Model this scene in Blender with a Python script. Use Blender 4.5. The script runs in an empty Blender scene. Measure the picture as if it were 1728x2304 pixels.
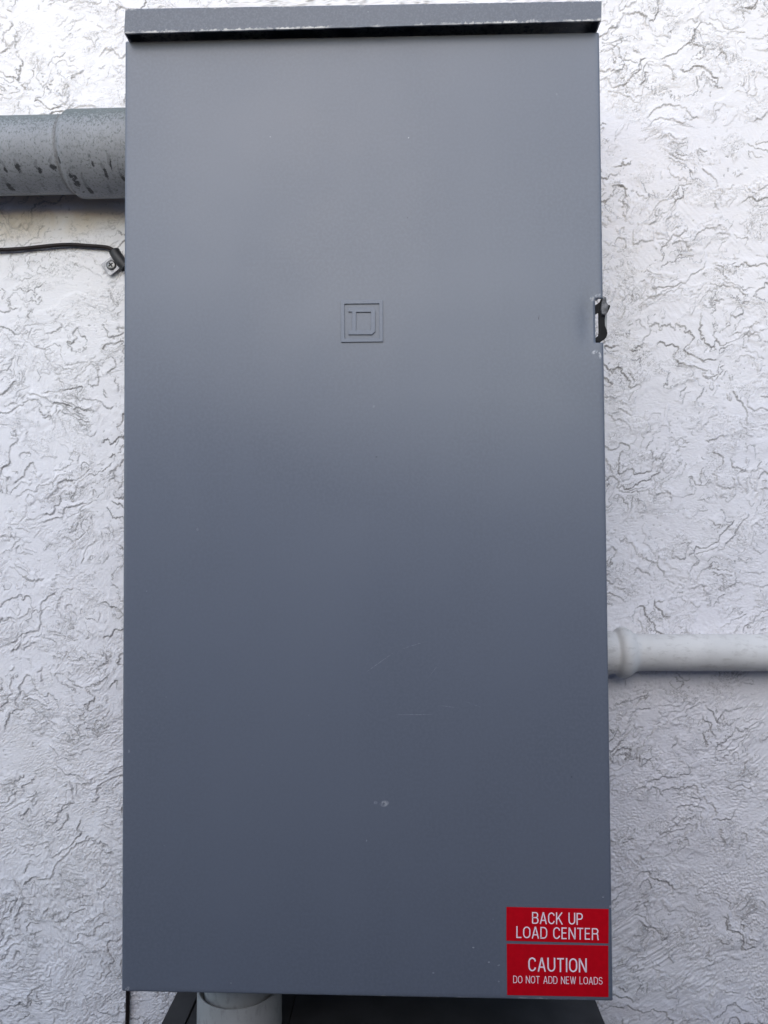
import bpy, bmesh, math, random
import numpy as np
from mathutils import Matrix, Vector

# ------------------------------------------------------------------ camera
sc = bpy.context.scene
col = sc.collection
CAM = (0.03378, -0.71357, -0.01859)
PITCH, YAW, ROLL = 0.02696, 0.02977, 0.00449
FPX, IW, IH = 1665.0, 1728.0, 2304.0
Rm = Matrix.Rotation(YAW, 3, 'Z') @ Matrix.Rotation(PITCH, 3, 'X') @ Matrix.Rotation(ROLL, 3, 'Y')
cd = bpy.data.cameras.new('camera')
cam = bpy.data.objects.new('camera', cd)
col.objects.link(cam)
cd.sensor_fit = 'HORIZONTAL'
cd.sensor_width = 36.0
cd.lens = 36.0 * FPX / IW
cd.clip_start = 0.01
cd.clip_end = 200
rt, fw, up = Rm @ Vector((1, 0, 0)), Rm @ Vector((0, 1, 0)), Rm @ Vector((0, 0, 1))
M = Matrix((rt, up, -fw)).transposed().to_4x4()
M.translation = Vector(CAM)
cam.matrix_world = M
sc.camera = cam

# ------------------------------------------------------------------ light
SUN_EL, SUN_AZ = 31.0, -8.0        # azimuth: degrees to the right of straight out from the wall
world = bpy.data.worlds.new('World')
sc.world = world
world.use_nodes = True
wn = world.node_tree
bg = wn.nodes['Background']
sky = wn.nodes.new('ShaderNodeTexSky')
sky.sky_type = 'NISHITA'
sky.sun_disc = False
sky.sun_elevation = math.radians(SUN_EL)
sky.sun_rotation = math.radians(180 - SUN_AZ)
sky.dust_density = 0.8
sky.air_density = 1.2
sky.ozone_density = 1.9
wn.links.new(sky.outputs[0], bg.inputs[0])
bg.inputs[1].default_value = 0.15
sd = bpy.data.lights.new('sun', 'SUN')
sd.energy = 0.85
sd.angle = math.radians(75)
sd.color = (1.0, 0.92, 0.86)
sun = bpy.data.objects.new('sun', sd)
col.objects.link(sun)
el, az = math.radians(SUN_EL), math.radians(SUN_AZ)
sdir = Vector((math.sin(az) * math.cos(el), -math.cos(az) * math.cos(el), math.sin(el)))
sun.rotation_euler = sdir.to_track_quat('Z', 'Y').to_euler()
sun.location = sdir * 3

sc.view_settings.view_transform = 'Standard'
sc.view_settings.look = 'None'
sc.view_settings.gamma = 1
sc.view_settings.use_curve_mapping = False
sc.view_settings.exposure = 0.83


# ------------------------------------------------------------------ helpers
def at(px, py, Y):
    """pixel of the photograph -> point on the vertical plane y=Y"""
    d = Rm @ Vector(((px - IW / 2) / FPX, 1.0, -(py - IH / 2) / FPX))
    t = (Y - CAM[1]) / d.y
    return Vector((CAM[0] + t * d.x, Y, CAM[2] + t * d.z))


def at_z(px, py, Z):
    d = Rm @ Vector(((px - IW / 2) / FPX, 1.0, -(py - IH / 2) / FPX))
    t = (Z - CAM[2]) / d.z
    return Vector((CAM[0] + t * d.x, CAM[1] + t * d.y, Z))


def tag(o, label=None, cat=None, group=None, kind=None):
    if label: o['label'] = label
    if cat: o['category'] = cat
    if group: o['group'] = group
    if kind: o['kind'] = kind
    return o


def empty(name, loc):
    o = bpy.data.objects.new(name, None)
    o.empty_display_size = 0.02
    o.location = loc
    col.objects.link(o)
    return o


def link(name, me, mat, parent=None, smooth=False, loc=None):
    """mesh in world coordinates; origin moved to loc (default: parent's / bbox centre)"""
    o = bpy.data.objects.new(name, me)
    if mat is not None:
        me.materials.append(mat)
    if loc is None:
        n = len(me.vertices)
        a = np.empty(n * 3); me.vertices.foreach_get('co', a); a = a.reshape(-1, 3)
        loc = Vector(((a.min(0) + a.max(0)) / 2).tolist())
    me.transform(Matrix.Translation(-Vector(loc)))
    col.objects.link(o)
    o.location = loc
    if parent is not None:
        o.parent = parent
        pl = Vector((0, 0, 0)); p = parent
        while p is not None:
            pl += Vector(p.location); p = p.parent
        o.location = Vector(loc) - pl
    if smooth:
        me.polygons.foreach_set('use_smooth', [True] * len(me.polygons))
    me.update()
    return o


def mesh_from(name, v, f):
    me = bpy.data.meshes.new(name)
    me.from_pydata([tuple(p) for p in v], [], f)
    me.update()
    return me


def bm_done(name, bm, bevel=0.0, seg=2, angle=0.5):
    bmesh.ops.recalc_face_normals(bm, faces=bm.faces)
    if bevel > 0:
        es = [e for e in bm.edges if len(e.link_faces) == 2 and e.calc_face_angle(0) > angle]
        bmesh.ops.bevel(bm, geom=es, offset=bevel, segments=seg, affect='EDGES', profile=0.6)
    me = bpy.data.meshes.new(name)
    bm.to_mesh(me); bm.free()
    return me


def add_prism(bm, pts, y0, y1):
    """outline pts (x,z) extruded between y0 (front) and y1 (back)"""
    a = [bm.verts.new((p[0], y0, p[1])) for p in pts]
    b = [bm.verts.new((p[0], y1, p[1])) for p in pts]
    n = len(pts)
    bm.faces.new(a); bm.faces.new(b[::-1])
    for i in range(n):
        bm.faces.new((a[i], b[i], b[(i + 1) % n], a[(i + 1) % n]))


def add_box(bm, lo, hi):
    add_prism(bm, [(lo[0], lo[2]), (hi[0], lo[2]), (hi[0], hi[2]), (lo[0], hi[2])], lo[1], hi[1])


def lathe(name, prof, axis, origin, seg=96, wob=0.0, seed=0, cap=False):
    """prof: list of (along, radius); axis 'X' or 'Z'"""
    rs = np.random.RandomState(seed)
    ph = rs.rand(4) * 6.28
    v, f = [], []
    for (a, r) in prof:
        for k in range(seg):
            t = 2 * math.pi * k / seg
            rr = r * (1 + wob * (math.sin(2 * t + ph[0] + a * 40) + .6 * math.sin(5 * t + ph[1] - a * 90)))
            if axis == 'X':
                v.append((origin[0] + a, origin[1] + rr * math.cos(t), origin[2] + rr * math.sin(t)))
            else:
                v.append((origin[0] + rr * math.cos(t), origin[1] + rr * math.sin(t), origin[2] + a))
    n = len(prof)
    for i in range(n - 1):
        for k in range(seg):
            k2 = (k + 1) % seg
            q = (i * seg + k, i * seg + k2, (i + 1) * seg + k2, (i + 1) * seg + k)
            f.append(q if axis == 'Z' else q[::-1])
    if cap:
        f.append(tuple(range(seg))[::-1]); f.append(tuple((n - 1) * seg + k for k in range(seg)))
    return mesh_from(name, v, f)


def tube(name, path, rad, seg=16, sub=10, squash=None):
    """smooth tube through control points (Catmull-Rom)"""
    P = [Vector(p) for p in path]
    P = [2 * P[0] - P[1]] + P + [2 * P[-1] - P[-2]]
    pts = []
    for i in range(1, len(P) - 2):
        for s in range(sub):
            t = s / sub
            a, b, c, d = P[i - 1], P[i], P[i + 1], P[i + 2]
            pts.append(0.5 * ((2 * b) + (c - a) * t + (2 * a - 5 * b + 4 * c - d) * t * t + (-a + 3 * b - 3 * c + d) * t ** 3))
    pts.append(P[-2])
    v, f = [], []
    for i, p in enumerate(pts):
        d = (pts[min(i + 1, len(pts) - 1)] - pts[max(i - 1, 0)]).normalized()
        n1 = d.cross(Vector((0, 1, 0))).normalized(); n2 = d.cross(n1).normalized()
        for k in range(seg):
            t = 2 * math.pi * k / seg
            v.append(p + n1 * rad * math.cos(t) + n2 * rad * math.sin(t))
    for i in range(len(pts) - 1):
        for k in range(seg):
            k2 = (k + 1) % seg
            f.append((i * seg + k, i * seg + k2, (i + 1) * seg + k2, (i + 1) * seg + k))
    f.append(tuple(range(seg))); f.append(tuple((len(pts) - 1) * seg + k for k in range(seg))[::-1])
    return mesh_from(name, v, f)


# ------------------------------------------------------------------ materials
class NT:
    def __init__(self, name):
        self.m = bpy.data.materials.new(name); self.m.use_nodes = True
        self.t = self.m.node_tree; self.b = self.t.nodes['Principled BSDF']
        self.tc = self.t.nodes.new('ShaderNodeTexCoord')

    def n(self, typ, **kw):
        o = self.t.nodes.new(typ)
        for k, v in kw.items():
            setattr(o, k, v)
        return o

    def l(self, a, b): self.t.links.new(a, b)

    def val(self, inp, v):
        if hasattr(v, 'is_output'): self.l(v, inp)
        else: inp.default_value = v

    def math(self, op, a, b=0.0, c=0.0, clamp=False):
        o = self.n('ShaderNodeMath', operation=op); o.use_clamp = clamp
        self.val(o.inputs[0], a); self.val(o.inputs[1], b); self.val(o.inputs[2], c)
        return o.outputs[0]

    def noise(self, scale, detail=4, rough=.55, vec=None, stretch=None, rot=0.0, dist=0.0):
        v = vec or self.tc.outputs['Object']
        if stretch or rot:
            mp = self.n('ShaderNodeMapping'); self.l(v, mp.inputs[0])
            mp.inputs['Rotation'].default_value = (0, rot, 0)
            mp.inputs['Scale'].default_value = stretch or (1, 1, 1)
            v = mp.outputs[0]
        o = self.n('ShaderNodeTexNoise'); self.l(v, o.inputs['Vector'])
        o.inputs['Scale'].default_value = scale; o.inputs['Detail'].default_value = detail
        o.inputs['Roughness'].default_value = rough; o.inputs['Distortion'].default_value = dist
        return o.outputs[0]

    def ramp(self, x, a, b, lo=0.0, hi=1.0):
        o = self.n('ShaderNodeMapRange', interpolation_type='SMOOTHSTEP')
        self.val(o.inputs[0], x)
        for i, v in zip((1, 2, 3, 4), (a, b, lo, hi)): o.inputs[i].default_value = v
        return o.outputs[0]

    def mix(self, f, a, b):
        o = self.n('ShaderNodeMix', data_type='RGBA'); self.val(o.inputs[0], f)
        for i, v in ((6, a), (7, b)):
            if hasattr(v, 'is_output'): self.l(v, o.inputs[i])
            else: o.inputs[i].default_value = (*v, 1)
        return o.outputs[2]

    def bump(self, h, strength=.3, dist=.001, prev=None):
        o = self.n('ShaderNodeBump'); self.l(h, o.inputs['Height'])
        o.inputs['Strength'].default_value = strength; o.inputs['Distance'].default_value = dist
        if prev is not None: self.l(prev, o.inputs['Normal'])
        return o.outputs[0]

    def xyz(self):
        if not hasattr(self, '_x'):
            s = self.n('ShaderNodeSeparateXYZ'); self.l(self.tc.outputs['Object'], s.inputs[0]); self._x = s.outputs
        return self._x

    def blob(self, cx, cz, rx, rz, rot=0.0, soft=.5):
        """1 inside an ellipse mark on the xz face of the object, 0 outside"""
        X, Y, Z = self.xyz()
        dx = self.math('SUBTRACT', X, cx); dz = self.math('SUBTRACT', Z, cz)
        c, s = math.cos(rot), math.sin(rot)
        a = self.math('ADD', self.math('MULTIPLY', dx, c / rx), self.math('MULTIPLY', dz, s / rx))
        b = self.math('ADD', self.math('MULTIPLY', dx, -s / rz), self.math('MULTIPLY', dz, c / rz))
        d = self.math('ADD', self.math('MULTIPLY', a, a), self.math('MULTIPLY', b, b))
        return self.ramp(d, 1.0, 1.0 - soft)

    def out(self, color=None, rough=.5, normal=None, metal=0.0, spec=.5):
        if color is not None:
            if hasattr(color, 'is_output'): self.l(color, self.b.inputs['Base Color'])
            else: self.b.inputs['Base Color'].default_value = (*color, 1)
        self.val(self.b.inputs['Roughness'], rough)
        self.val(self.b.inputs['Metallic'], metal)
        self.b.inputs['Specular IOR Level'].default_value = spec
        if normal is not None: self.l(normal, self.b.inputs['Normal'])
        return self.m


def mul(c, k): return tuple(x * k for x in c)


GREY = (0.126, 0.141, 0.172)


def m_wall():
    t = NT('painted_stucco')
    g = t.n('ShaderNodeAttribute', attribute_name='grime_shade').outputs['Fac']
    big = t.noise(3.5, 3); sm = t.noise(60, 5, .6)
    c = t.mix(t.ramp(big, .35, .7), (.80, .788, .795), (.765, .755, .78))
    c = t.mix(t.math('MULTIPLY', t.ramp(sm, .45, .8), .12), c, (.60, .58, .53))
    # tan weather stain below the large conduit, plus its painted brown shadow
    st = t.blob(*STAIN_A, .05, soft=.95); st2 = t.blob(*SHADOW_STAIN, .0, soft=.95)
    sn = t.ramp(t.noise(28, 4), .25, .65)
    c = t.mix(t.math('MULTIPLY', t.math('MULTIPLY', st, sn), .75), c, (.64, .55, .42))
    c = t.mix(t.math('MULTIPLY', st2, .7), c, (.56, .42, .29))
    c = t.mix(t.math('MULTIPLY', g, .80, clamp=True), c, (.20, .195, .185))  # ledge dirt together with shadow lines painted into the colour
    grain = t.noise(900, 3, .6)
    br = t.noise(260, 4, .6, stretch=(1, 1, 3.4), rot=math.radians(20))
    n = t.bump(br, .42, .0007)
    n = t.bump(grain, .25, .0003, prev=n)
    return t.out(c, .82, n, spec=.25)


def m_paint(name, wear=None, marks=False, base=GREY, rough=.34):
    t = NT(name)
    X, Y, Z = t.xyz()
    c = t.mix(t.ramp(t.noise(7, 4), .3, .7), mul(base, .96), mul(base, 1.05))
    fine = t.noise(420, 2)
    c = t.mix(t.math('MULTIPLY', t.ramp(t.noise(26, 4, .6, stretch=(1, 1, .12)), .45, .75), .35), c, mul(base, 1.10))
    c = t.mix(t.ramp(fine, .35, .7), c, mul(base, 1.08))
    if wear:                                   # list of (z of edge, reach up/down, strength)
        for (z, reach, k) in wear:
            d = t.ramp(t.math('ABSOLUTE', t.math('SUBTRACT', Z, z)), reach, 0.0)
            w = t.ramp(t.math('ADD', t.noise(230, 5, .65, stretch=(.5, 1, 1)), t.math('MULTIPLY', d, .42)), .82, .95)
            w = t.math('MULTIPLY', w, t.ramp(t.noise(14, 3), .38, .6))
            c = t.mix(t.math('MULTIPLY', w, k), c, (.62, .60, .57))
    if marks:
        for (px, py, rx, rz, rot, k) in MARKS:
            p = at(px, py, DY) - DOOR_C
            s = t.blob(p.x, p.z, rx, rz, rot, .8)
            if k > 0:
                s = t.math('MULTIPLY', s, t.ramp(t.noise(500, 3), .35, .6))
                c = t.mix(t.math('MULTIPLY', s, k), c, (.55, .55, .56))
            else:
                c = t.mix(t.math('MULTIPLY', s, -k), c, (.02, .02, .022))
        spk = t.ramp(t.noise(160, 1, .3), .80, .84)
        c = t.mix(t.math('MULTIPLY', spk, .15), c, (.4, .4, .42))
    n = t.bump(t.noise(620, 2, .5), .08, .0003)
    n = t.bump(t.noise(2.2, 1, .4), .25, .02, prev=n)
    r = t.ramp(t.noise(9, 4), .3, .7, rough - .03, rough + .04)
    return t.out(c, r, n, spec=.44)


def m_simple(name, c, rough=.5, metal=0.0, nscale=80, var=.25, spec=.5, bump=.1):
    t = NT(name)
    cc = t.mix(t.ramp(t.noise(nscale, 4), .3, .7), mul(c, 1 - var), mul(c, 1 + var))
    n = t.bump(t.noise(nscale * 4, 3), bump, .0005)
    return t.out(cc, rough, n, metal, spec)


def m_pvc(name, base, dirt, dabs=False, top=.8, along='X', origin=None, ring=0.0):
    """weathered conduit; object origin lies on the axis"""
    t = NT(name)
    X, Y, Z = t.xyz()
    streak = t.noise(90, 5, .65, stretch=(1, 1, 2.5) if along == 'X' else (2.5, 2.5, 1))
    mott = t.noise(560, 5, .75, stretch=(1, 1, .6) if along == 'X' else None)
    c = t.mix(t.ramp(t.noise(25, 3), .3, .7), mul(base, .92), mul(base, 1.06))
    c = t.mix(t.math('MULTIPLY', t.ramp(streak, .5, .72), .35), c, dirt)
    if dabs:
        # dust settled on the upper side
        u = t.ramp(Z, .002, .036)
        sp = t.ramp(t.math('ADD', mott, t.math('MULTIPLY', u, .20)), .50, .66)
        c = t.mix(t.math('MULTIPLY', sp, top), c, dirt)
        c = t.mix(t.math('MULTIPLY', u, .5), c, mul(dirt, 1.6))
        # a row of dark drip marks along the lower side, each with a faint streak above it
        acc = None
        blot = t.noise(230, 4, .65, stretch=(1, 1, .55), rot=.35)
        for (mx, mz, rx, rz, rot) in DRIPS:
            p = at(mx / 2.765, mz / 2.765, -.064) - origin
            for (dx, dz, a, b, k) in ((0, 0, rx * 1.25, rz * 1.15, 1.0), (-.0010, .0036, .0016, .0042, .32)):
                cs, sn_ = math.cos(rot), math.sin(rot)
                ddx = t.math('SUBTRACT', X, p.x + dx); ddz = t.math('SUBTRACT', Z, p.z + dz)
                e1 = t.math('ADD', t.math('MULTIPLY', ddx, cs / a), t.math('MULTIPLY', ddz, sn_ / a))
                e2 = t.math('ADD', t.math('MULTIPLY', ddx, -sn_ / b), t.math('MULTIPLY', ddz, cs / b))
                dd = t.math('ADD', t.math('ADD', t.math('MULTIPLY', e1, e1), t.math('MULTIPLY', e2, e2)), t.math('MULTIPLY', blot, 6.0))
                mk = t.math('MULTIPLY', t.ramp(dd, 4.2, 3.2), k)
                acc = mk if acc is None else t.math('MAXIMUM', acc, mk)
        c = t.mix(t.math('MULTIPLY', acc, t.math('MULTIPLY', t.ramp(Y, .0, -.004), .9)), c, (.022, .023, .026))
        # grime ring where the coupling meets the pipe
        rg = t.ramp(t.math('ABSOLUTE', t.math('SUBTRACT', X, ring)), .0026, .0)
        c = t.mix(t.math('MULTIPLY', rg, t.ramp(mott, .25, .7, .25, .75)), c, (.11, .105, .10))
    n = t.bump(mott, .25, .0004)
    n = t.bump(t.noise(60, 3), .2, .001, prev=n)
    return t.out(c, .62, n, spec=.35)


# drip marks on the large conduit (photo crop coordinates, radii in metres, tilt)
DRIPS = [(110, 1152, .0046, .0022, -.15), (215, 1142, .0040, .0023, -.35), (310, 1142, .0034, .0021, -.5), (402, 1148, .0032, .0018, -.5),
         (548, 1172, .0036, .0019, -.2), (640, 1160, .0034, .0019, -.3), (745, 1156, .0036, .0024, -.4),
         (110, 1042, .0022, .0026, .2), (235, 1046, .0026, .0018, -.3), (330, 1036, .0022, .0018, -.5), (445, 1096, .0026, .0044, .5),
         (655, 1076, .0016, .0028, .2), (385, 1016, .0010, .0034, .1), (2, 1112, .0020, .0024, 0), (30, 1050, .0012, .0020, .6),
         (590, 1030, .0010, .0024, .2), (700, 1040, .0009, .0030, -.2), (750, 1090, .0012, .0022, .1), (510, 1130, .0014, .0014, 0)]

# ------------------------------------------------------------------ key dimensions
DY = -0.141                                       # front face of the door
D_TL, D_TR, D_BR, D_BL = at(281, 91, DY), at(1349, 71, DY), at(1380, 2254, DY), at(273, 2232, DY)
DOOR_C = (D_TL + D_TR + D_BR + D_BL) / 4
MARKS = [  # px, py, rx, rz (m), rotation, strength (+ pale, - dark)
    (865, 1808, .0040, .0028, .2, .55), (845, 1806, .0018, .0016, 0, .3),
    (608, 308, .0007, .0006, 0, .8), (919, 310, .0007, .0006, 0, .8), (917, 490, .0006, .0006, 0, -.5),
    (1212, 716, .00035, .0015, -.1, -.85), (1213, 711, .0008, .0003, .4, -.5),
    (847, 1028, .0009, .0006, 0, -.55), (1286, 1748, .0007, .0007, 0, -.5),
    (930, 1608, .017, .00030, .01, .30), (855, 1490, .016, .00028, .62, .28),
    (930, 1452, .012, .00028, .30, .26), (1010, 1590, .010, .00025, -.12, .25),
    (975, 1510, .011, .00022, .9, .18), (1065, 1585, .008, .00022, -.35, .2),
    (1065, 2132, .0010, .0007, 0, .55), (1100, 2165, .0010, .0008, 0, .45), (1122, 2208, .0009, .0008, 0, .6),
    (1122, 2172, .0014, .0007, .3, .4), (1110, 2069, .0006, .0006, 0, .5), (825, 1892, .0006, .0012, 0, .4),
    (1357, 2018, .0012, .0007, 0, .7), (1373, 2040, .0010, .0012, 0, .8), (975, 2189, .0010, .0007, 0, .5),
    (1338, 792, .0030, .0016, .5, .75), (1350, 800, .0012, .0034, .2, .7), (1333, 672, .0026, .0022, .3, .45),
    (1345, 664, .0030, .0012, .3, .4), (290, 1690, .0010, .0014, 0, .4), (286, 2226, .0030, .0016, .9, .55),
    (520, 2212, .0010, .0006, 0, .35), (330, 1330, .0007, .0005, 0, .3),
]
_a = at(60, 480, 0); _b = at(110, 442, 0)
WALL_C = Vector((0.03, 0.0, 0.0))
STAIN_A = (_a.x - WALL_C.x, _a.z, .14, .034)
SHADOW_STAIN = (_b.x - WALL_C.x + .02, _b.z, .13, .012)  # stain that also paints the conduit's cast shadow brown


# ------------------------------------------------------------------ wall relief
def make_noise(seed):
    rs = np.random.RandomState(seed)
    ang = rs.rand(256, 256) * 2 * np.pi
    gx, gy = np.cos(ang), np.sin(ang)

    def f(x, y):
        x0 = np.floor(x).astype(int); y0 = np.floor(y).astype(int)
        fx = x - x0; fy = y - y0
        u = fx * fx * fx * (fx * (fx * 6 - 15) + 10); w = fy * fy * fy * (fy * (fy * 6 - 15) + 10)

        def d(i, j):
            a = (x0 + i) & 255; b = (y0 + j) & 255
            return gx[a, b] * (fx - i) + gy[a, b] * (fy - j)
        return ((d(0, 0) * (1 - u) + d(1, 0) * u) * (1 - w) + (d(0, 1) * (1 - u) + d(1, 1) * u) * w) * 1.5
    return f


def fbm(seed, x, y, oct=4, g=.5):
    s = 0; a = 1.0
    for k in range(oct):
        s = s + a * make_noise(seed + k)(x * 2 ** k + 13.7 * k, y * 2 ** k + 7.3 * k)
        a *= g
    return s


def sm(x, a, b):
    t = np.clip((x - a) / (b - a), 0, 1)
    return t * t * (3 - 2 * t)


def skins(a, amp, mask, xs, zs, width=.00078):
    """overlapping trowel skins: rises gently, then drops over a fixed width; returns relief and the drop line"""
    gz, gx = np.gradient(a, zs, xs)
    w = np.clip(np.sqrt(gx * gx + gz * gz) * width, .004, .45)
    s = a - np.floor(a)
    h = np.where(s < 1 - w, (s / (1 - w)) ** 1.2, (1 - s) / w)
    line = np.where(s > 1 - 1.1 * w, 1.0, 0.0) * (w < .4)
    line = np.maximum(line, np.where(s < .5 * w, 1.0, 0.0) * (w < .4))
    return amp * mask * h, line * sm(mask, .25, .8)


def relief(X, Z, xs, zs):
    wx = .018 * fbm(11, X / .075, Z / .075, 3); wz = .018 * fbm(21, X / .075, Z / .075, 3)
    rx = .0026 * fbm(31, X / .0100, Z / .0100, 4, .62); rz = .0026 * fbm(41, X / .0100, Z / .0100, 4, .62)
    x = X + wx + rx; z = Z + wz + rz
    low = sm(-Z, -.10, .35)                       # rougher towards the foot
    ca, sa = np.cos(np.radians(24)), np.sin(np.radians(24))
    u = x * ca + z * sa
    v = -x * sa + z * ca
    h = np.zeros_like(X); L = np.zeros_like(X)
    m1 = sm(fbm(51, X / .065, Z / .065, 3), -.22, .02)
    a1 = 1.9 * fbm(61, u / .075, v / .052, 3, .5) - v / .10
    d, l = skins(a1, .00095 + .0002 * low, m1, xs, zs, .0008); h += d; L = np.maximum(L, l)
    m2 = sm(fbm(71, X / .045 + 5, Z / .045, 3), .0, .18)
    a2 = 1.9 * fbm(81, u / .036 + 9, v / .026, 3, .5) - .4 * v / .032
    d, l = skins(a2, .00060 + .0002 * low, m2, xs, zs, .0006); h += d; L = np.maximum(L, l * .8)
    # islands: small flat caps with a crisp rim
    n3 = fbm(91, u / .017, v / .012, 3, .5)
    m3 = sm(fbm(95, X / .05, Z / .05, 2), .0, .2)
    gz, gx = np.gradient(n3, zs, xs)
    wd = np.clip(np.sqrt(gx * gx + gz * gz) * .0005, .01, .2)
    h += .00050 * m3 * sm((n3 - .36) / wd, -1, 1)
    L = np.maximum(L, .75 * m3 * np.clip(1.25 - np.abs((n3 - .36) / wd), 0, 1))
    # torn rough patches
    m4 = sm(fbm(101, X / .045 + 3, Z / .032, 3), .08, .30)
    n4 = fbm(111, u / .0085, v / .0060, 3, .6)
    d, l = skins(1.3 * n4 - .4 * v / .009, .00050, m4, xs, zs, .0006); h += d; L = np.maximum(L, l * .5)
    n5 = fbm(121, u / .0045, v / .0032, 2, .6)
    h += .00024 * (m4 * .9 + .05) * n5
    gr_ = .35 + .65 * sm(fbm(125, X / .035, Z / .028, 3), -.25, .25)
    th = np.radians(26) + .45 * make_noise(5)(X / .25, Z / .25)
    uu = X * np.cos(th) + Z * np.sin(th); vv = -X * np.sin(th) + Z * np.cos(th)
    h += (.00019 + .00048 * low) * gr_ * fbm(127, uu / .0036, vv / .0022, 3, .62)
    # pits
    n6 = fbm(131, X / .0040, Z / .0040, 1)
    m6 = sm(fbm(135, X / .05, Z / .05, 2), -.15, .25)
    h -= .0004 * m6 * sm(n6, .50, .68)
    L = np.maximum(L, .55 * m6 * sm(n6, .55, .70))
    # brushed drag lines
    ml = sm(fbm(141, X / .07, Z / .07, 2), -.30, .30) * (.22 + .75 * low)
    h += .00024 * ml * fbm(151, uu / .0058, vv / .0021, 3, .6)
    h += .0012 * fbm(161, X / .16, Z / .16, 2)
    return h, L


def build_wall():
    xs = np.concatenate([np.arange(-.62, -.372, .003), np.arange(-.372, -.14, .00066), np.arange(-.14, .205, .004),
                         np.arange(.205, .435, .00066), np.arange(.435, .70, .003)])
    zs = np.concatenate([np.arange(-.75, -.505, .003), np.arange(-.505, .545, .00066), np.arange(.545, .80, .003)])
    X, Z = np.meshgrid(xs, zs)
    h, L = relief(X, Z, xs, zs)

    def blur(a, k):
        for ax in (0, 1):
            for _ in range(k):
                a = (np.roll(a, 1, ax) + np.roll(a, -1, ax) + 2 * a) / 4
        return a
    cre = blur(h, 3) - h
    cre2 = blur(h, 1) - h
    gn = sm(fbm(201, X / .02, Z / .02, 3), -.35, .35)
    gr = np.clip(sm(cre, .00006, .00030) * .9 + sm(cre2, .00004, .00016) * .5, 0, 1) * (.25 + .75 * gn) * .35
    gr = np.clip(gr + 1.0 * L * (.5 + .5 * gn), 0, 1) * (1 - .10 * sm(-Z, -.12, .30)) * (.62 + .38 * sm(fbm(207, X / .06, Z / .06, 2), -.3, .3))  # dark ledge lines: crevice dirt plus painted shade
    nx, nz = len(xs), len(zs)
    n = nx * nz
    co = np.empty((n, 3), np.float32)
    co[:, 0] = X.ravel() - WALL_C.x; co[:, 1] = -h.ravel() + .0008; co[:, 2] = Z.ravel()
    i = np.arange(nx - 1)[None, :] + nx * np.arange(nz - 1)[:, None]
    q = np.stack([i, i + 1, i + 1 + nx, i + nx], -1).reshape(-1, 4).astype(np.int32)
    me = bpy.data.meshes.new('stucco_wall')
    me.vertices.add(n); me.vertices.foreach_set('co', co.ravel())
    me.loops.add(q.size); me.loops.foreach_set('vertex_index', q.ravel())
    me.polygons.add(len(q)); me.polygons.foreach_set('loop_start', np.arange(0, q.size, 4, dtype=np.int32))
    me.polygons.foreach_set('use_smooth', np.ones(len(q), dtype=bool))
    me.update(calc_edges=True)
    at_ = me.attributes.new('grime_shade', 'FLOAT', 'POINT')
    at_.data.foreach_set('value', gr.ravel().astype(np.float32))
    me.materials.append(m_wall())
    o = bpy.data.objects.new('stucco_wall', me)
    o.location = WALL_C
    col.objects.link(o)
    tag(o, 'white painted stucco wall with ragged skip trowel relief behind the cabinet', 'wall')
    # the body of the wall around and behind the finished face
    bm = bmesh.new()
    add_box(bm, (-3.0, .012, -1.35), (3.2, .2, 1.1))
    wc = link('wall_core', bm_done('wall_core', bm), m_simple('stucco_core', (.74, .73, .70), .85, nscale=40, var=.05), o)
    return o


build_wall()

# ground at the foot of the wall, and an unseen light blocker added opposite
bm = bmesh.new()
add_box(bm, (-30, -30, -1.45), (30, 1, -1.35))
tag(link('ground', bm_done('ground', bm), m_simple('concrete', (.09, .10, .15), .85, nscale=12, var=.15)), kind='structure')
bm = bmesh.new()
add_prism(bm, [(-4.5, -1.349), (4.5, -1.349), (4.5, .75), (.75, .75), (.75, .12), (.4, .14), (-.5, .36), (-1.0, .44), (-1.0, -.30), (-4.5, -.30)], -1.40, -1.27)  # added outline, shaped for the wall's shading and the door's reflection
blocker = link('light_blocker', bm_done('light_blocker', bm, .01), m_simple('blocker_dark', (.065, .080, .150), .8, nscale=9, var=.2))
tag(blocker, 'dark unseen blocker added opposite the cabinet to shade wall and door', 'wall')

# ------------------------------------------------------------------ cabinet
cab = empty('electrical_cabinet', (DOOR_C.x, -.07, D_BL.z))
tag(cab, 'tall blue grey steel load center cabinet with closed door, red stickers, on the stucco wall', 'electrical cabinet')

M_DOOR = m_paint('grey_enamel_door', wear=[(D_TL.z - DOOR_C.z + .001, .004, .75), (D_BL.z - DOOR_C.z - .001, .003, .35)], marks=True)
M_EMB = m_paint('grey_enamel_emblem', base=mul(GREY, 1.13), rough=.38)  # base lightened to paint in the light caught by raised edges
M_BODY = m_paint('grey_enamel_body')

# body behind the door
bm = bmesh.new()
ins = .006
add_prism(bm, [(D_BL.x + ins, D_BL.z + .012), (D_BR.x - ins, D_BR.z + .014), (D_TR.x - ins, D_TR.z - .006), (D_TL.x + ins, D_TL.z - .006)], -.119, -.003)
body = link('enclosure_body', bm_done('enclosure_body', bm, .0015), M_BODY, cab)


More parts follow.
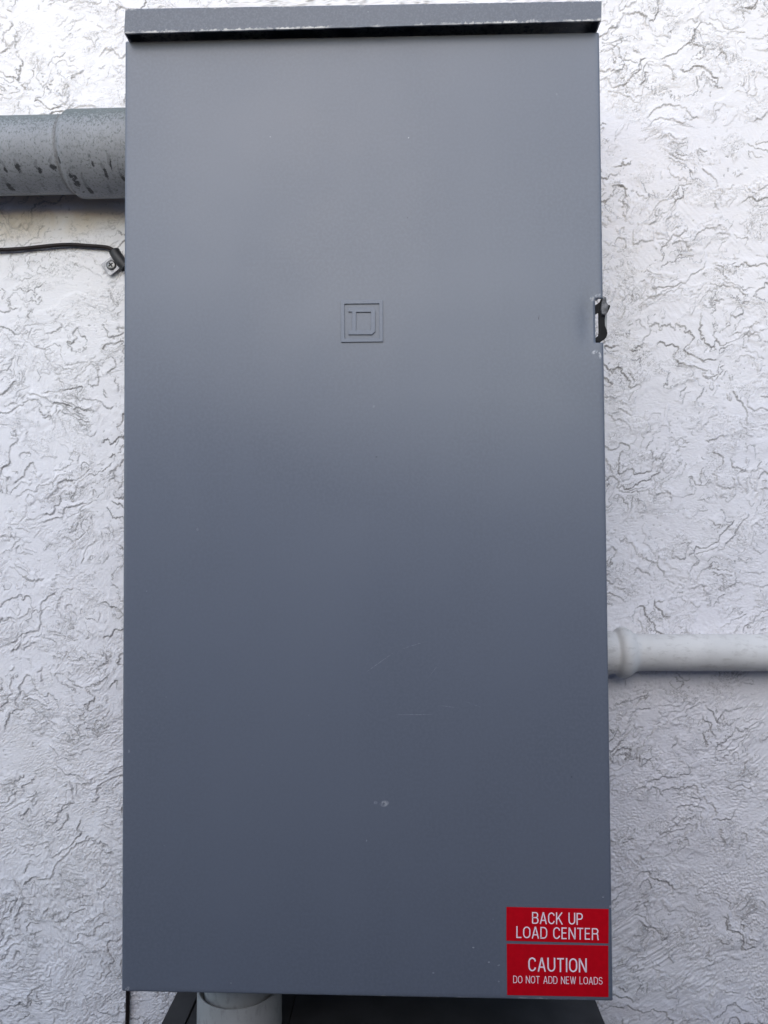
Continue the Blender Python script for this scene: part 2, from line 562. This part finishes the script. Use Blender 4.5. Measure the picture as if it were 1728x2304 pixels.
# door: bent sheet with flanges and a slot at the right edge
def build_door():
    r, fl = .0018, .019
    s0 = at(1339.5, 672, DY); s1 = at(1341, 771, DY)

    def profile(n, extra=()):
        """param positions 0..1 on the face plus bend and flange, as (t, inward offset, depth)"""
        p = [(0, 0, fl), (0, 0, fl * .5), (0, 0, r * 1.2)]
        p += [(0, r * (1 - math.cos(a)), r * (1 - math.sin(a))) for a in np.linspace(0, math.pi / 2, 5)]
        face = sorted(set([round(k / n, 5) for k in range(1, n)] + list(extra)))
        p += [(t, 0, 0) for t in face]
        p += [(1, -r * (1 - math.cos(a)), r * (1 - math.sin(a))) for a in np.linspace(math.pi / 2, 0, 5)]
        p += [(1, 0, r * 1.2), (1, 0, fl * .5), (1, 0, fl)]
        return p
    tx = (s0.x - D_TL.x) / (D_TR.x - D_TL.x) * .5 + .5 * (s1.x - D_BL.x) / (D_BR.x - D_BL.x)
    H = D_TR.z - D_BR.z
    tz0, tz1 = (s1.z - D_BR.z) / H, (s0.z - D_BR.z) / H
    U = profile(90, [tx, tx + .004]); V = profile(170, [tz0, tz1, tz0 + .002, tz1 - .002, tz0 - .002, tz1 + .002])
    dent = at(1326, 722, DY)
    rs = np.random.RandomState(4)
    v = []
    for (tv, ov, dv) in V:
        for (tu, ou, du) in U:
            bot = D_BL.lerp(D_BR, tu); top = D_TL.lerp(D_TR, tu)
            p = bot.lerp(top, tv)
            p = Vector((p.x + ou, DY, p.z + ov))
            y = min(fl, du + dv)
            if 0 < tu < 1 and 0 < tv < 1:
                gx = (p.x - dent.x) / .0065; gz = (p.z - dent.z) / .017
                y += .0011 * math.exp(-gx * gx - gz * gz)
            p.y = DY + y
            v.append(p)
    nu, nv = len(U), len(V)
    f = []
    for j in range(nv - 1):
        for i in range(nu - 1):
            um = (U[i][0] + U[i + 1][0]) / 2; vm = (V[j][0] + V[j + 1][0]) / 2
            if um > tx and tz0 < vm < tz1: continue
            if um > .9999 and min(U[i][2], U[i + 1][2]) > r * 1.1 and tz0 < vm < tz1 + .006 / H: continue
            f.append((j * nu + i, j * nu + i + 1, (j + 1) * nu + i + 1, (j + 1) * nu + i))
    me = mesh_from('door_panel', v, f)
    bm = bmesh.new(); bm.from_mesh(me)
    bmesh.ops.delete(bm, geom=[x for x in bm.verts if not x.link_faces], context='VERTS')
    bm.to_mesh(me); bm.free()
    o = link('door_panel', me, M_DOOR, cab, smooth=True, loc=DOOR_C)
    m = o.modifiers.new('sheet', 'SOLIDIFY'); m.thickness = .0013; m.offset = -1
    return o


door = build_door()

# rain hood
HY = -.1515
h_tl, h_tr, h_br, h_bl = at(282, 17, HY), at(1353.5, -1, HY), at(1353, 46, HY), at(279.5, 75, HY)


def build_hood():
    bm = bmesh.new()
    w = .0016
    back = -.004
    f4 = [h_bl, h_br, h_tr, h_tl]

    def q(pts): bm.faces.new([bm.verts.new(p) for p in pts])
    # front lip, top and ends as folded sheet, open underneath
    nx = 60
    fr = []
    rs = np.random.RandomState(9)
    top_rise = .006
    for k in range(nx + 1):
        t = k / nx
        b = h_bl.lerp(h_br, t); tp = h_tl.lerp(h_tr, t)
        b = b + Vector((0, 0, rs.normal(0, .00007)))
        colm = [bm.verts.new(b), bm.verts.new(b.lerp(tp, .5))]
        for a in np.linspace(0, math.pi / 2, 5):
            colm.append(bm.verts.new((tp.x, HY + .0022 * (1 - math.cos(a)), tp.z - .0022 * (1 - math.sin(a)))))
        colm.append(bm.verts.new((tp.x, back, tp.z + top_rise)))
        fr.append(colm)
    for k in range(nx):
        for j in range(len(fr[0]) - 1):
            bm.faces.new((fr[k][j], fr[k + 1][j], fr[k + 1][j + 1], fr[k][j + 1]))
    for colm, sgn in ((fr[0], 1), (fr[-1], -1)):
        lo = bm.verts.new((colm[0].co.x, back, colm[0].co.z))
        bm.faces.new((colm + [lo]) if sgn > 0 else (colm + [lo])[::-1])
    me = bm_done('rain_hood', bm)
    zc = (h_bl.z + h_br.z) / 2
    o = link('rain_hood', me, None, cab)
    c = (h_bl + h_br + h_tl + h_tr) / 4
    m = o.modifiers.new('sheet', 'SOLIDIFY'); m.thickness = .0014; m.offset = -1
    # the lip rises to the right, so wear follows the slope
    t = NT('grey_enamel_hood')
    X, Y, Z = t.xyz()
    base = mul(GREY, .80)
    L = o.location + cab.location
    sl = (h_br.z - h_bl.z) / (h_br.x - h_bl.x); st = (h_tr.z - h_tl.z) / (h_tr.x - h_tl.x)
    zb = t.math('SUBTRACT', Z, t.math('ADD', t.math('MULTIPLY', X, sl), h_bl.z - L.z + sl * (L.x - h_bl.x)))
    zt = t.math('SUBTRACT', t.math('ADD', t.math('MULTIPLY', X, st), h_tl.z - L.z + st * (L.x - h_tl.x)), Z)
    cc = t.mix(t.ramp(t.noise(7, 4), .3, .7), mul(base, .95), mul(base, 1.06))
    cc = t.mix(t.ramp(t.noise(620, 3, .7), .40, .70), cc, mul(base, 1.30))
    spk = t.ramp(t.noise(420, 2, .5), .70, .76)
    cc = t.mix(t.math('MULTIPLY', spk, .6), cc, (.55, .55, .56))
    for d, reach, k in ((zb, .0040, .75), (zt, .0045, .45)):
        e = t.ramp(d, reach, 0.0)
        w_ = t.ramp(t.math('ADD', t.noise(260, 5, .7), t.math('MULTIPLY', e, .34)), .72, .86)
        w_ = t.math('MULTIPLY', w_, t.ramp(t.noise(22, 3), .36, .58))
        cc = t.mix(t.math('MULTIPLY', w_, k), cc, (.66, .64, .60))
    n = t.bump(t.noise(520, 3, .6), .3, .0005)
    me.materials.append(t.out(cc, .45, n, spec=.45))
    return o


hood = build_hood()


# emblem: raised square frame and slab serif letter
def epx(x, z):                       # emblem crop coordinates -> door plane
    p = at(740 + x / 11.06, 650 + z / 11.06, DY)
    return (p.x, p.z)


def build_emblem():
    bm = bmesh.new()
    H = .0011
    back = DY + .0004

    def ring(outer, inner, y0, y1):
        oa = [bm.verts.new((p[0], y0, p[1])) for p in outer]; ia = [bm.verts.new((p[0], y0, p[1])) for p in inner]
        ob = [bm.verts.new((p[0], y1, p[1])) for p in outer]; ib = [bm.verts.new((p[0], y1, p[1])) for p in inner]
        n = len(outer)
        for i in range(n):
            j = (i + 1) % n
            bm.faces.new((oa[i], oa[j], ia[j], ia[i]))
            bm.faces.new((oa[i], ob[i], ob[j], oa[j]))
            bm.faces.new((ia[j], ib[j], ib[i], ia[i]))
    ring([epx(300, 303), epx(1342, 290), epx(1345, 1322), epx(303, 1335)],
         [epx(388, 385), epx(1255, 375), epx(1258, 1240), epx(392, 1250)], DY - H, back)
    fr = link('emblem_frame', bm_done('emblem_frame', bm, .00030, 3), M_EMB, door)
    bm = bmesh.new()
    # letter body: outer outline with rounded upper right and chamfered lower right corner
    out = [(577, 1048), (487, 1048), (487, 1148), (1075, 1145), (1155, 1070)]
    for a in np.linspace(0, math.pi / 2, 7):
        out.append((1055 + 100 * math.cos(a), 575 - 100 * math.sin(a)))
    out += [(487, 480), (487, 580), (577, 580)]
    inn_n = len(out)
    outer = [epx(*p) for p in out]
    inner = [epx(*p) for p in [(678, 1042), (1048, 1040), (1048, 585), (678, 588)]]
    y0, y1 = DY - H, back
    # face with a hole: triangulate through a filled edge set
    vo = [bm.verts.new((p[0], y0, p[1])) for p in outer]; vi = [bm.verts.new((p[0], y0, p[1])) for p in inner]
    es = [bm.edges.new((vo[i], vo[(i + 1) % len(vo)])) for i in range(len(vo))]
    es += [bm.edges.new((vi[i], vi[(i + 1) % 4])) for i in range(4)]
    bmesh.ops.triangle_fill(bm, edges=es, use_beauty=True)
    for ring_ in (vo, vi):
        b = [bm.verts.new((p.co.x, y1, p.co.z)) for p in ring_]
        n = len(ring_)
        for i in range(n):
            bm.faces.new((ring_[i], b[i], b[(i + 1) % n], ring_[(i + 1) % n]))
    link('emblem_letter', bm_done('emblem_letter', bm, .00028, 3, .6), M_EMB, door)


build_emblem()


# latch in the slot
def lpx(x, z, Y):
    p = at(1290 + x / 13.825, 640 + z / 13.825, Y)
    return (p.x, p.z)


M_LATCH = m_simple('black_plastic', (.012, .012, .013), .6, nscale=120, var=.3, spec=.12)
M_WORN = m_simple('worn_grey_metal', (.10, .10, .105), .5, .3, nscale=300, var=.6)
ly = DY + .003
lt = empty('latch', (0, 0, 0)); lt.parent = cab
lp = Vector((lpx(850, 1150, ly)[0], ly, lpx(850, 1150, ly)[1]))
lt.location = lp - cab.location
bm = bmesh.new()
add_prism(bm, [lpx(x, z, ly) for x, z in [(640, 650), (690, 648), (760, 600), (820, 540), (850, 470), (925, 470), (950, 640), (1125, 648), (1140, 700),
          (1060, 880), (985, 960), (965, 1100), (975, 1300), (1035, 1440), (1052, 1530), (1030, 1620), (985, 1700),
          (900, 1750), (830, 1812), (705, 1812), (640, 1700), (705, 1650), (770, 1600), (785, 1500), (777, 885), (690, 930), (640, 935)]], ly - .0015, ly + .0012)
link('latch_bar', bm_done('latch_bar', bm, .0005, 2), M_LATCH, lt)
bm = bmesh.new()
yy = DY - .0012
add_prism(bm, [lpx(x, z, yy) for x, z in [(870, 660), (905, 480), (950, 385), (1030, 390), (1045, 560), (1085, 610), (1100, 655), (1060, 860), (985, 950), (900, 930), (868, 800)]], yy, yy + .0035)
link('latch_tab', bm_done('latch_tab', bm, .0007, 2), M_WORN, lt)
bm = bmesh.new()
yy = DY + .013
add_prism(bm, [lpx(x, z, yy) for x, z in [(965, 940), (1052, 900), (1052, 1440), (1025, 1430), (970, 1230)]], yy, yy + .004)
link('strike_plate', bm_done('strike_plate', bm, .0003, 1), m_simple('strike_grey', (.33, .33, .33), .5, .2), lt)


# ------------------------------------------------------------------ lettering (single stroke condensed sans)
def arc(cx, cy, rx, ry, a0, a1, n=10):
    return [(cx + rx * math.cos(math.radians(a0 + (a1 - a0) * k / n)), cy + ry * math.sin(math.radians(a0 + (a1 - a0) * k / n))) for k in range(n + 1)]


G = {
    'A': (.56, [[(0, -.07), (.46, 1), (.54, 1), (1, -.07)], [(.17, .29), (.83, .29)]]),
    'B': (.52, [[(0, 0), (0, 1), (.55, 1)] + arc(.6, .765, .34, .235, 90, -90)[1:] + [(0, .53)], [(.6, .53)] + arc(.62, .265, .38, .265, 90, -90) + [(0, 0)]]),
    'C': (.53, [arc(.5, .68, .5, .32, 12, 180, 14) + arc(.5, .32, .5, .32, 180, 348, 14)]),
    'D': (.53, [[(0, 0), (0, 1), (.4, 1)] + arc(.45, .64, .55, .36, 90, 0)[1:] + arc(.45, .36, .55, .36, 0, -90) + [(0, 0), (0, .05)]]),
    'E': (.44, [[(1, 1), (0, 1), (0, 0), (1, 0)], [(0, .53), (.92, .53)]]),
    'I': (.13, [[(.5, -.07), (.5, 1.07)]]),
    'K': (.53, [[(0, -.07), (0, 1.07)], [(.98, 1.07), (0, .36)], [(.32, .60), (1.03, -.07)]]),
    'L': (.42, [[(0, 1.07), (0, 0), (1.05, 0)]]),
    'N': (.54, [[(0, -.07), (0, 1), (.06, 1), (.94, 0), (1, 0), (1, 1.07)]]),
    'O': (.56, [arc(.5, .66, .5, .34, 0, 180, 14) + arc(.5, .34, .5, .34, 180, 360, 14) + [(1, .66), (1, .67)]]),
    'P': (.50, [[(0, -.07), (0, 1), (.5, 1)] + arc(.58, .735, .42, .265, 90, -90)[1:] + [(0, .47)]]),
    'R': (.52, [[(0, -.07), (0, 1), (.5, 1)] + arc(.56, .76, .40, .24, 90, -90)[1:] + [(0, .52)], [(.5, .52)] + arc(.6, .36, .34, .16, 90, 0, 5) + [(.96, .1), (1.05, -.07)]]),
    'S': (.50, [arc(.5, .755, .47, .245, 15, 180, 10) + arc(.5, .74, .47, .22, 180, 250, 4) + arc(.5, .27, .5, .24, 70, 0, 4) + arc(.5, .26, .5, .26, 0, -168, 10)]),
    'T': (.50, [[(-.08, 1), (1.08, 1)], [(.5, .97), (.5, -.07)]]),
    'U': (.54, [[(0, 1.07), (0, .33)] + arc(.5, .33, .5, .33, 180, 360, 14) + [(1, 1.07)]]),
    'W': (.76, [[(0, 1.07), (.24, 0), (.27, 0), (.48, 1), (.52, 1), (.73, 0), (.76, 0), (1, 1.07)]]),
}


def strip(bm, pts, t, fmap, y):
    P = [np.array(p, float) for p in pts]
    Q = [P[0]]
    for p in P[1:]:
        if np.linalg.norm(p - Q[-1]) > 1e-4: Q.append(p)
    n = len(Q); L, R_ = [], []
    for i in range(n):
        a = Q[i] - Q[i - 1] if i > 0 else Q[1] - Q[0]
        b = Q[i + 1] - Q[i] if i < n - 1 else a
        a = a / np.linalg.norm(a); b = b / np.linalg.norm(b)
        na = np.array([-a[1], a[0]]); nb = np.array([-b[1], b[0]])
        m = na + nb; m = m / max(np.linalg.norm(m), 1e-6)
        k = min(1 / max(m @ na, .2), 1.9)
        L.append(Q[i] + m * t / 2 * k); R_.append(Q[i] - m * t / 2 * k)
    for i in range(n - 1):
        vs = [fmap(p) for p in (R_[i], R_[i + 1], L[i + 1], L[i])]
        bm.faces.new([bm.verts.new((q[0], y, q[1])) for q in vs])


def letters(text, pl, pr, cap_px, stroke, Y, name, mat, parent, gap=.10, space=.26):
    """text set between baseline pixels pl and pr (photo), capital height in photo pixels"""
    A, B = at(*pl, Y), at(*pr, Y)
    Wd = (B - A).length
    cap = cap_px / FPX * (Y - CAM[1])
    dx = (B - A).normalized(); dz = Vector((-dx.z, 0, dx.x))
    t = stroke
    tot = sum((space if ch == ' ' else G[ch][0]) + gap for ch in text) - gap
    k = (Wd / cap) / tot
    bm = bmesh.new()
    x = 0.0; m = 0
    for ch in text:
        if ch == ' ':
            x += (space + gap) * k; continue
        w, ss = G[ch]; w *= k
        for s in ss:
            pts = [(x + t / 2 + p[0] * (w - t) if ch != 'I' else x + w / 2, t / 2 + p[1] * (1 - t)) for p in s]
            m += 1
            strip(bm, pts, t, lambda p: ((A + dx * p[0] * cap + dz * p[1] * cap).x, (A + dx * p[0] * cap + dz * p[1] * cap).z), Y - .00003 * (m % 3))
        x += (w + gap * k)
    bmesh.ops.recalc_face_normals(bm, faces=bm.faces)
    me = bm_done(name, bm)
    return link(name, me, mat, parent)


M_RED = m_simple('red_vinyl', (.56, .002, .010), .5, nscale=200, var=.05, spec=.15, bump=.03)
M_WHITE = m_simple('white_ink', (.98, .82, .87), .5, nscale=200, var=.0, bump=.0)


def spx(x, z): return (1100 + x / 5.184, 2010 + z / 5.184)


def sticker(corners, name, label):
    bm = bmesh.new()
    y = DY - .0003
    add_prism(bm, [(at(*spx(*c), y).x, at(*spx(*c), y).z) for c in corners], y, DY + .0003)
    o = link(name, bm_done(name, bm), M_RED, door)
    o['label'] = label
    return o


s1 = sticker([(205, 160), (1397, 185), (1395, 585), (203, 553)], 'warning_sticker', 'narrow red sticker reading BACK UP LOAD CENTER')
s2 = sticker([(208, 590), (1393, 612), (1395, 1210), (213, 1187)], 'warning_sticker', 'larger red sticker reading CAUTION DO NOT ADD NEW LOADS')
TY = DY - .0006
letters('BACK UP', spx(503, 354), spx(1096, 367), 25.4, .100, TY, 'lettering', M_WHITE, s1)
letters('LOAD CENTER', spx(320, 520), spx(1280, 544), 25.4, .100, TY, 'lettering', M_WHITE, s1)
letters('CAUTION', spx(460, 908), spx(1142, 922), 30.0, .104, TY, 'lettering', M_WHITE, s2)
letters('DO NOT ADD NEW LOADS', spx(283, 1046), spx(1326, 1064), 16.0, .088, TY, 'lettering', M_WHITE, s2)

# ------------------------------------------------------------------ conduits
# large one on the left
cy_ = -.039
ax = at(163, 349, cy_)
r_p = 170 / 2 / FPX * (cy_ - CAM[1]) * .985
r_c = 191 / 2 / FPX * (cy_ - CAM[1]) * .985
O_P = Vector((ax.x - .1, cy_, ax.z)); O_C = Vector((ax.x - .02, cy_, ax.z))
M_PVC1 = m_pvc('weathered_grey_pvc', (.27, .28, .30), (.08, .097, .092), dabs=True, origin=O_P, ring=.0985)
M_PVC1C = m_pvc('weathered_grey_coupling', (.27, .28, .30), (.08, .097, .092), dabs=True, origin=O_C, ring=.0195)
cl = empty('large_conduit', (ax.x - .2, cy_, ax.z))
tag(cl, 'thick dirty grey conduit with black smudges entering the cabinet from the left', 'conduit')
link('pipe', lathe('pipe', [(-.75, r_p)] + [(-.75 + .03 * k, r_p) for k in range(1, 27)], 'X', ax), M_PVC1, cl, smooth=True, loc=Vector((ax.x - .1, cy_, ax.z)))
prof = [(-.0012, r_p - .001), (-.0008, r_p + .0002), (.0005, r_p + .0008), (.0020, r_p + .0019), (.0036, r_c - .0008), (.0052, r_c - .0002), (.0075, r_c), (.02, r_c), (.04, r_c), (.060, r_c), (.080, r_c)]
link('coupling', lathe('coupling', prof, 'X', ax), M_PVC1C, cl, smooth=True, loc=Vector((ax.x - .02, cy_, ax.z)))

# slim one on the right
ry_ = -.0185
ax = at(1400, 1468, ry_)
M_PVC2 = m_pvc('painted_white_conduit', (.64, .63, .60), (.26, .24, .21), top=.3)
cr = empty('slim_conduit', (ax.x, ry_, ax.z))
tag(cr, 'slim off white painted conduit leaving the right side of the cabinet', 'conduit')
kk = (ry_ - CAM[1]) / FPX
pl_ = lathe('pipe', [(.02 * k, 40.3 * kk) for k in range(0, 40)], 'X', ax, 64)
link('pipe', pl_, M_PVC2, cr, smooth=True, loc=ax.copy())
prof = [(-125, 46.5), (-44, 46.5), (-32, 47.5), (-24, 47.5), (-20, 46), (-17, 45.5), (-14, 48), (-11, 52), (-7, 55), (-2, 56.5), (4, 56), (10, 54), (15, 51), (19, 48), (22, 45), (25, 42.5), (30, 41.0), (36, 40.2)]
fit = lathe('connector', [(a * kk, r * kk) for a, r in prof], 'X', ax, 64, wob=.008, seed=3)
link('connector', fit, M_PVC2, cr, smooth=True, loc=ax.copy())

# stub under the cabinet
by_ = -.0545
LZ = CAM[2] - .432
cpl = at(539.5, 2273, by_ - .0365)
cx_ = at(539.5, 2273, by_).x
cz_ = cpl.z
M_PVC3 = m_pvc('grey_pvc_coupler', (.40, .40, .39), (.14, .13, .12), top=.2, along='Z')
cb = empty('lower_conduit', (cx_, by_, LZ))
tag(cb, 'short grey conduit stub with a wide coupling between the cabinet and the box below', 'conduit')
link('pipe', lathe('pipe', [(-.035, .0308), (0, .0308), (.03, .0308), (.07, .0308)], 'Z', (cx_, by_, cz_)), M_PVC3, cb, smooth=True)
link('coupling', lathe('coupling', [(-.0055, .0314), (-.0050, .0334), (-.0006, .0343), (0, .0352), (-.0004, .0361), (-.0015, .0365), (-.02, .0367), (LZ - cz_ + .0002, .0368)], 'Z', (cx_, by_, cz_)), M_PVC3, cb, smooth=True)

# ------------------------------------------------------------------ box below
M_LOW = m_simple('charcoal_paint', (.040, .040, .041), .6, nscale=30, var=.18, spec=.35)
lb = empty('lower_box', (0.01, -.085, LZ))
tag(lb, 'dark charcoal metal box below the cabinet with seams across its flat top', 'electrical box')
e0, e1 = at_z(396, 2234, LZ), at_z(364, 2304, LZ)
xl = e0.x + (e1.x - e0.x) * .5
g0, g1 = at_z(1340, 2250, LZ), at_z(1360, 2304, LZ)
xr = (g0.x + g1.x) / 2
sa = (at_z(448, 2235, LZ).x + at_z(416, 2304, LZ).x) / 2
sb = (at_z(663, 2240, LZ).x + at_z(652, 2304, LZ).x) / 2
FRONT = -.175
for i, (x0, x1, dz) in enumerate([(xl, sa - .0006, 0), (sa + .0006, sb - .0004, -.0012), (sb + .0004, xr, .0006)]):
    bm = bmesh.new()
    add_box(bm, (x0, FRONT, LZ - .004), (x1, -.002, LZ + dz))
    link('top_panel', bm_done('top_panel', bm, .0006, 2), M_LOW, lb)
bm = bmesh.new()
add_box(bm, (xl + .002, FRONT + .002, LZ - .42), (xr - .002, -.003, LZ - .0045))
link('box_body', bm_done('box_body', bm, .001), M_LOW, lb)

# ------------------------------------------------------------------ cable and clip
kx = lambda x, z: (x / 5.53, 520 + z / 5.53)
cyb = -.0036
path = [at(-260, 566, cyb), at(-120, 563, cyb)] + [at(*kx(x, z), cyb) for x, z in
        [(0, 233), (150, 228), (300, 218), (450, 202), (600, 186), (750, 174), (870, 171), (1000, 177), (1150, 187), (1270, 195), (1350, 208), (1400, 235)]]
path += [at(*kx(1440, 290), -.006), at(*kx(1490, 360), -.007), at(*kx(1560, 440), -.007), at(289, 640, -.006), at(292, 900, cyb), at(288, 1600, cyb), at(287, 2100, cyb), at(287.5, 2240, cyb), at(286, 2320, cyb), at(284, 2500, cyb)]
cab_r = 4.6 / FPX * .709
cm = tube('cable', path, cab_r, 14, 8)
tag(link('cable', cm, m_simple('black_cable', (.016, .011, .011), .5, nscale=60, var=.3, spec=.25), smooth=True),
    'thin black cable along the wall left of the cabinet and down behind it', 'cable')

c0 = Vector((at(*kx(1390, 430), -.0025).x, -.0025, at(*kx(1390, 430), -.0025).z))
clip = empty('cable_clip', (c0.x, 0, c0.z))
tag(clip, 'small screwed metal cable clip with black cushion at the left edge of the cabinet', 'cable clip')


def kq(x, z, Y): p = at(*kx(x, z), Y); return (p.x, p.z)


bm = bmesh.new()
yb = -.0042
pts = [(1258, 408), (1390, 310), (1440, 352), (1515, 420), (1520, 440), (1375, 552), (1345, 540), (1295, 485), (1265, 440)]
add_prism(bm, [kq(x, z, yb) for x, z in pts], yb, yb + .0014)
link('metal_tab', bm_done('metal_tab', bm, .0003, 2), m_simple('zinc', (.30, .30, .31), .5, .6, nscale=220, var=.35), clip)
bm = bmesh.new()
M_RUB = m_simple('black_rubber', (.018, .018, .02), .5, nscale=100, var=.3)
link('rubber_cushion', tube('rubber_cushion', [at(*kx(1425, 255), -.0072), at(*kx(1462, 320), -.008), at(*kx(1510, 385), -.008), at(*kx(1570, 455), -.0075)], 12.5 / FPX * .705, 20, 6), M_RUB, clip, smooth=True)
# pan head screw with a black cross painted in for the recess shade
sx, sz = kq(1385, 425, yb)
sr = 11.5 / FPX * .708
v = []; f = []
prof = [(0.0, sr), (-.0004, sr), (-.0010, sr * .92), (-.0014, sr * .72), (-.0016, sr * .45), (-.00165, .00001)]
me = lathe('screw', [(a, r) for a, r in prof], 'Z', (0, 0, 0), 40)
me.transform(Matrix.Translation((sx, yb - .0001, sz)) @ Matrix.Rotation(math.radians(-90), 4, 'X'))
scr = link('screw', me, m_simple('dull_steel', (.20, .20, .20), .4, .8, nscale=200, var=.3), clip, smooth=True)
bm = bmesh.new()
for a in (math.radians(38), math.radians(128)):
    ca, sa_ = math.cos(a), math.sin(a)
    q = []
    for (p_, r_) in ((-1, -1), (1, -1), (1, 1), (-1, 1)):
        u, w_ = p_ * sr * .52, r_ * sr * .14
        q.append((sx + .0 + u * ca - w_ * sa_, sz + u * sa_ + w_ * ca))
    add_prism(bm, q, yb - .00185 - (.00003 if a > 1 else 0), yb - .0008)
link('recess_shade', bm_done('recess_shade', bm), m_simple('shade_black', (.008, .008, .008), .8), scr)
